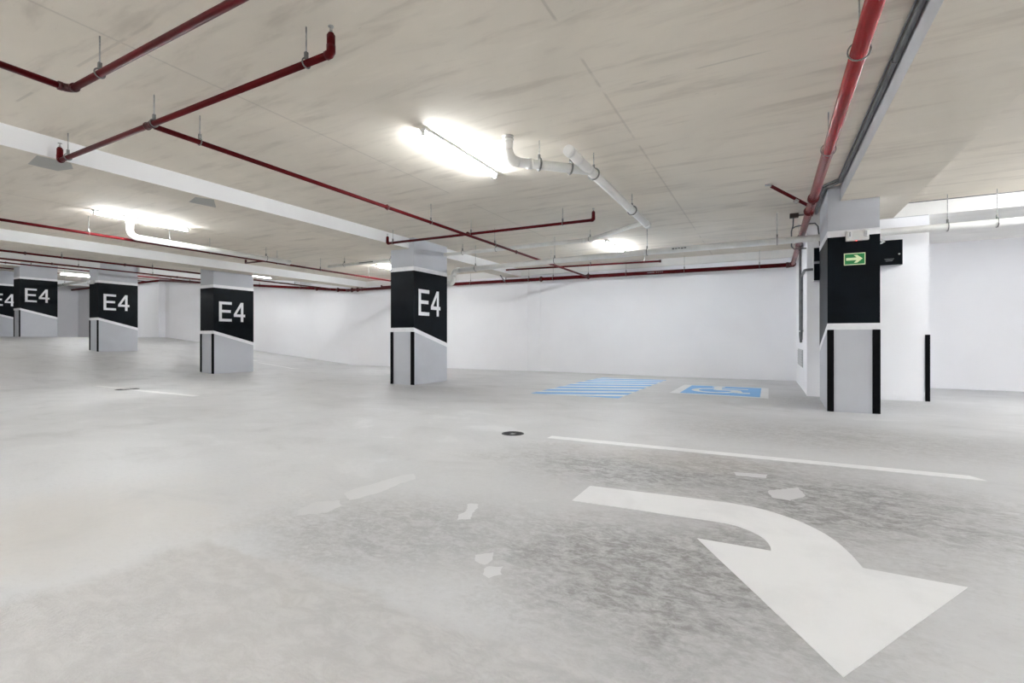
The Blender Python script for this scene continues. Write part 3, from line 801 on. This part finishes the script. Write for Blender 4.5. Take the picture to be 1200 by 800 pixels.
# ------------------------------------------------------------------ floor markings
def decal(poly, h=0.0025, step=0.22):
    bm = bmesh.new()
    bm.faces.new([bm.verts.new((p[0], p[1], 0)) for p in poly])
    bmesh.ops.triangulate(bm, faces=bm.faces[:])
    for ax in (0, 1):
        lo, hi = min(p[ax] for p in poly), max(p[ax] for p in poly)
        k = math.floor(lo / step) + 1
        while k * step < hi:
            co = [0, 0, 0]; no = [0, 0, 0]; co[ax] = k * step; no[ax] = 1
            bmesh.ops.bisect_plane(bm, geom=bm.verts[:] + bm.edges[:] + bm.faces[:], plane_co=co, plane_no=no)
            k += 1
    bm.verts.index_update()
    n = len(bm.verts)
    top = [(v.co.x, v.co.y, floor_z(v.co.x, v.co.y) + h) for v in bm.verts]
    bot = [(p[0], p[1], p[2] - h - 0.004) for p in top]
    fs = [[v.index for v in f.verts] for f in bm.faces]
    fs += [[v.index + n for v in f.verts][::-1] for f in bm.faces]
    for e in bm.edges:
        if len(e.link_faces) == 1:
            a, b = e.verts[0].index, e.verts[1].index
            fs.append((a, b, b + n, a + n))
    bm.free()
    return MB().add(top + bot, fs)
def arc(p0, p1, c, n):            # quadratic curve
    return [((1 - t) ** 2 * p0[0] + 2 * t * (1 - t) * c[0] + t * t * p1[0], (1 - t) ** 2 * p0[1] + 2 * t * (1 - t) * c[1] + t * t * p1[1]) for t in [i / n for i in range(n + 1)]]
outer = [(-1.08, 3.168), (-0.588, 3.21), (-0.304, 3.232), (-0.19, 3.236), (-0.083, 3.224), (-0.01, 3.197), (0.062, 3.156), (0.12, 3.115), (0.173, 3.062), (0.215, 3.012), (0.255, 2.952), (0.285, 2.89), (0.311, 2.822), (0.342, 2.706), (0.364, 2.587)]
head = [(0.708, 2.584), (0.195, 1.724), (-0.318, 2.583), (0.010, 2.594)]
inner = [(0.007, 2.645), (-0.004, 2.695), (-0.022, 2.74), (-0.05, 2.78), (-0.091, 2.82), (-0.15, 2.855), (-0.2, 2.868), (-0.25, 2.872), (-0.523, 2.856), (-1.08, 2.825)]
tag(obj('arrow_marking', decal(outer + head + inner), M_MARKW, base=(0, 2.6, 0)), 'large white painted arrow curving to point towards the viewer', 'road marking')
def strip(x0, x1, ya, yb, w, n, tip=0.0):
    m = MB()
    for i in range(n):
        a, b = x0 + (x1 - x0) * i / n, x0 + (x1 - x0) * (i + 1) / n
        y_a, y_b = ya + (yb - ya) * i / n, ya + (yb - ya) * (i + 1) / n
        m.hexa([(a, y_a - w / 2, floor_z(a, y_a) - 0.004), (b, y_b - w / 2, floor_z(b, y_b) - 0.004), (b, y_b + w / 2, floor_z(b, y_b) - 0.004), (a, y_a + w / 2, floor_z(a, y_a) - 0.004)],
               [(a, y_a - w / 2, floor_z(a, y_a) + .0025), (b, y_b - w / 2, floor_z(b, y_b) + .0025), (b, y_b + w / 2, floor_z(b, y_b) + .0025), (a, y_a + w / 2, floor_z(a, y_a) + .0025)])
    return m
m = strip(-1.99, 1.30, 4.57, 4.655, 0.115, 12)
m.prism([(1.30, 4.5975), (1.365, 4.600), (1.30, 4.7125)], lambda p, s: (p[0], p[1], -0.004 + 0.0065 * s))
tag(obj('line_marking', m, M_MARKW, base=(0, 4.6, 0)), 'long thin white painted line just beyond the white arrow', 'road marking')
tag(obj('line_marking', strip(-12.9, -9.0, 5.0, 4.95, 0.12, 6), M_MARKF, base=(-11, 5, 0)), 'faint white line on the floor at left, with a drain across it', 'road marking')
tag(obj('line_marking', strip(-16.6, -14.3, 11.3, 11.25, 0.12, 8), M_MARKF, base=(-15.5, 11.3, elev(-15.5))), 'short faint white line by the wall behind the second pillar', 'road marking')
tag(obj('line_marking', strip(-19.2, -17.0, 11.6, 11.55, 0.12, 8), M_MARKF, base=(-18, 11.6, elev(-18))), 'farther short faint white line at the foot of the ramp', 'road marking')

# hatched area: alternating blue and white slanting stripes
hx0, hx1, hy0, hy1, sl = -3.93, -2.27, 8.15, 12.55, 0.42
hatch = thing('hatched_marking', 'blue and white striped floor area beside the wheelchair bay', 'road marking', ((hx0 + hx1) / 2, (hy0 + hy1) / 2, 0))
def clip_band(c0, c1):
    """stripe c0 <= y - sl*(x-hx0) <= c1 clipped to the rectangle"""
    poly = [(hx0, c0), (hx1, c0 + sl * (hx1 - hx0)), (hx1, c1 + sl * (hx1 - hx0)), (hx0, c1)]
    for lim, keep in ((hy0, lambda y: y >= hy0 - 1e-9), (hy1, lambda y: y <= hy1 + 1e-9)):
        out = []
        for a, b in zip(poly, poly[1:] + poly[:1]):
            ka, kb = keep(a[1]), keep(b[1])
            if ka: out.append(a)
            if ka != kb:
                t = (lim - a[1]) / (b[1] - a[1]); out.append((a[0] + t * (b[0] - a[0]), lim))
        poly = out
        if len(poly) < 3: return None
    return poly
c = hy0 - 0.72 - 0.02
k = 0
while c < hy1:
    for w, mt, nm in ((0.36, M_MARKB, 'blue_stripe'), (0.25, M_MARKW, 'white_stripe')):
        pl = clip_band(c, c + w)
        c += w
        if pl: obj(nm, decal(pl), mt, hatch)
# wheelchair bay panel
wcp = thing('wheelchair_marking', 'blue floor panel with a white wheelchair symbol and white edges', 'road marking', (-0.83, 10.35, 0))
def gq(x0, x1, y0, y1): return [(x0, y0), (x1, y0), (x1, y1), (x0, y1)]
obj('white_edge', decal(gq(-1.655, -1.485, 9.44, 11.29)), M_MARKW, wcp)
obj('white_edge', decal(gq(-0.135, -0.005, 9.44, 11.29)), M_MARKW, wcp)
obj('white_edge', decal(gq(-1.485, -0.135, 9.44, 9.52)), M_MARKW, wcp)
obj('white_edge', decal(gq(-1.485, -0.135, 11.215, 11.29)), M_MARKW, wcp)
obj('blue_panel', decal(gq(-1.485, -0.135, 9.52, 11.215)), M_MARKB, wcp)
m = MB()
FZ = lambda p, s: (p[0], p[1], floor_z(p[0], p[1]) + 0.0015 + 0.0025 * s)
def stroke(pts, w, closed_caps=True):
    for a, b in zip(pts, pts[1:]):
        d = Vector((b[0] - a[0], b[1] - a[1])).normalized(); nx, ny = -d.y * w / 2, d.x * w / 2
        ex, ey = d.x * w * 0.12, d.y * w * 0.12
        m.prism([(a[0] + nx - ex, a[1] + ny - ey), (a[0] - nx - ex, a[1] - ny - ey), (b[0] - nx + ex, b[1] - ny + ey), (b[0] + nx + ex, b[1] + ny + ey)], FZ)
cx, cy, Rr = -0.94, 10.28, 0.38
stroke([(cx + Rr * 0.95 * math.cos(t), cy + Rr * math.sin(t)) for t in [math.radians(a) for a in range(100, 361, 13)]], 0.13)
stroke([(-0.93, 10.90), (-0.90, 10.45), (-0.56, 10.42), (-0.50, 10.02), (-0.33, 10.02)], 0.15)
stroke([(-0.91, 10.74), (-0.38, 10.74)], 0.12)
m.prism([(-0.93 + 0.13 * math.cos(2 * PI * i / 16), 11.05 + 0.13 * math.sin(2 * PI * i / 16)) for i in range(16)], FZ)
obj('wheelchair_symbol', m, M_MARKW, wcp)['label'] = 'white wheelchair pictogram'

# drains
def drain(x, y, r, label):
    t = thing('floor_drain', label, 'drain', (x, y, 0))
    n = 28
    ringm = MB()
    vs = []
    for rr, z in ((r, -0.004), (r, 0.003), (r * 0.86, 0.003), (r * 0.86, -0.004)):
        vs += [(x + rr * math.cos(2 * PI * k / n), y + rr * math.sin(2 * PI * k / n), z) for k in range(n)]
    ringm.add(vs, [(a * n + k, a * n + (k + 1) % n, (a + 1) % 4 * n + (k + 1) % n, (a + 1) % 4 * n + k) for a in range(4) for k in range(n)])
    obj('rim', ringm, M_IRON, t)
    obj('sump', MB().cyl((x, y, -0.003), (x, y, 0.0006), r * 0.87, 24, smooth_=False), M_RUBBER, t)
    for k in range(-3, 4):
        h = math.sqrt(max(0, (r * 0.86) ** 2 - (k * r * 0.235) ** 2))
        obj('grate_bar', MB().box((x + k * r * 0.235 - r * 0.06, y - h, 0.0004), (x + k * r * 0.235 + r * 0.06, y + h, 0.0026)), M_IRON, t)
    obj('lift_tab', MB().box((x - r * 0.1, y - r * .45, 0.0024), (x + r * 0.3, y + r * .1, 0.0042)), M_ZINC, t)
    return t
drain(-2.41, 4.55, 0.12, 'round dark floor drain in the middle of the floor')
drain(-11.45, 4.97, 0.20, 'far floor drain on the faint white line at left')

# pale filler patches on the floor
PATCHES = [
    [(-2.438, 2.265), (-2.306, 2.184), (-2.249, 2.385), (-2.265, 2.611), (-2.242, 2.74), (-2.334, 2.842), (-2.393, 2.759), (-2.423, 2.528), (-2.452, 2.359)],
    [(-2.445, 1.922), (-2.37, 1.852), (-2.255, 1.974), (-2.28, 2.092), (-2.362, 2.154), (-2.467, 2.062)],
    [(-1.623, 2.476), (-1.568, 2.505), (-1.525, 2.427), (-1.513, 2.353), (-1.467, 2.272), (-1.527, 2.226), (-1.568, 2.294), (-1.555, 2.363)],
    [(-1.202, 1.905), (-1.145, 1.966), (-1.109, 1.895), (-1.117, 1.834), (-1.169, 1.853)],
    [(-1.099, 1.826), (-1.039, 1.858), (-1.011, 1.793), (-1.038, 1.746), (-1.079, 1.766)],
    [(-0.005, 3.619), (0.174, 3.798), (0.213, 3.616), (0.113, 3.47), (0.019, 3.475)],
    [(-0.233, 4.012), (-0.005, 4.054), (-0.016, 3.948), (-0.216, 3.917)]]
for poly in PATCHES:                # ragged edges
    out = []
    for a, b in zip(poly, poly[1:] + poly[:1]):
        L = math.hypot(b[0] - a[0], b[1] - a[1]); n = max(2, int(L / 0.02))
        for k in range(n):
            t = k / n; j = 0.006
            out.append((a[0] + (b[0] - a[0]) * t + random.uniform(-j, j), a[1] + (b[1] - a[1]) * t + random.uniform(-j, j)))
    obj('filler_patch', decal(out, 0.0008), M_FPATCH, floor)
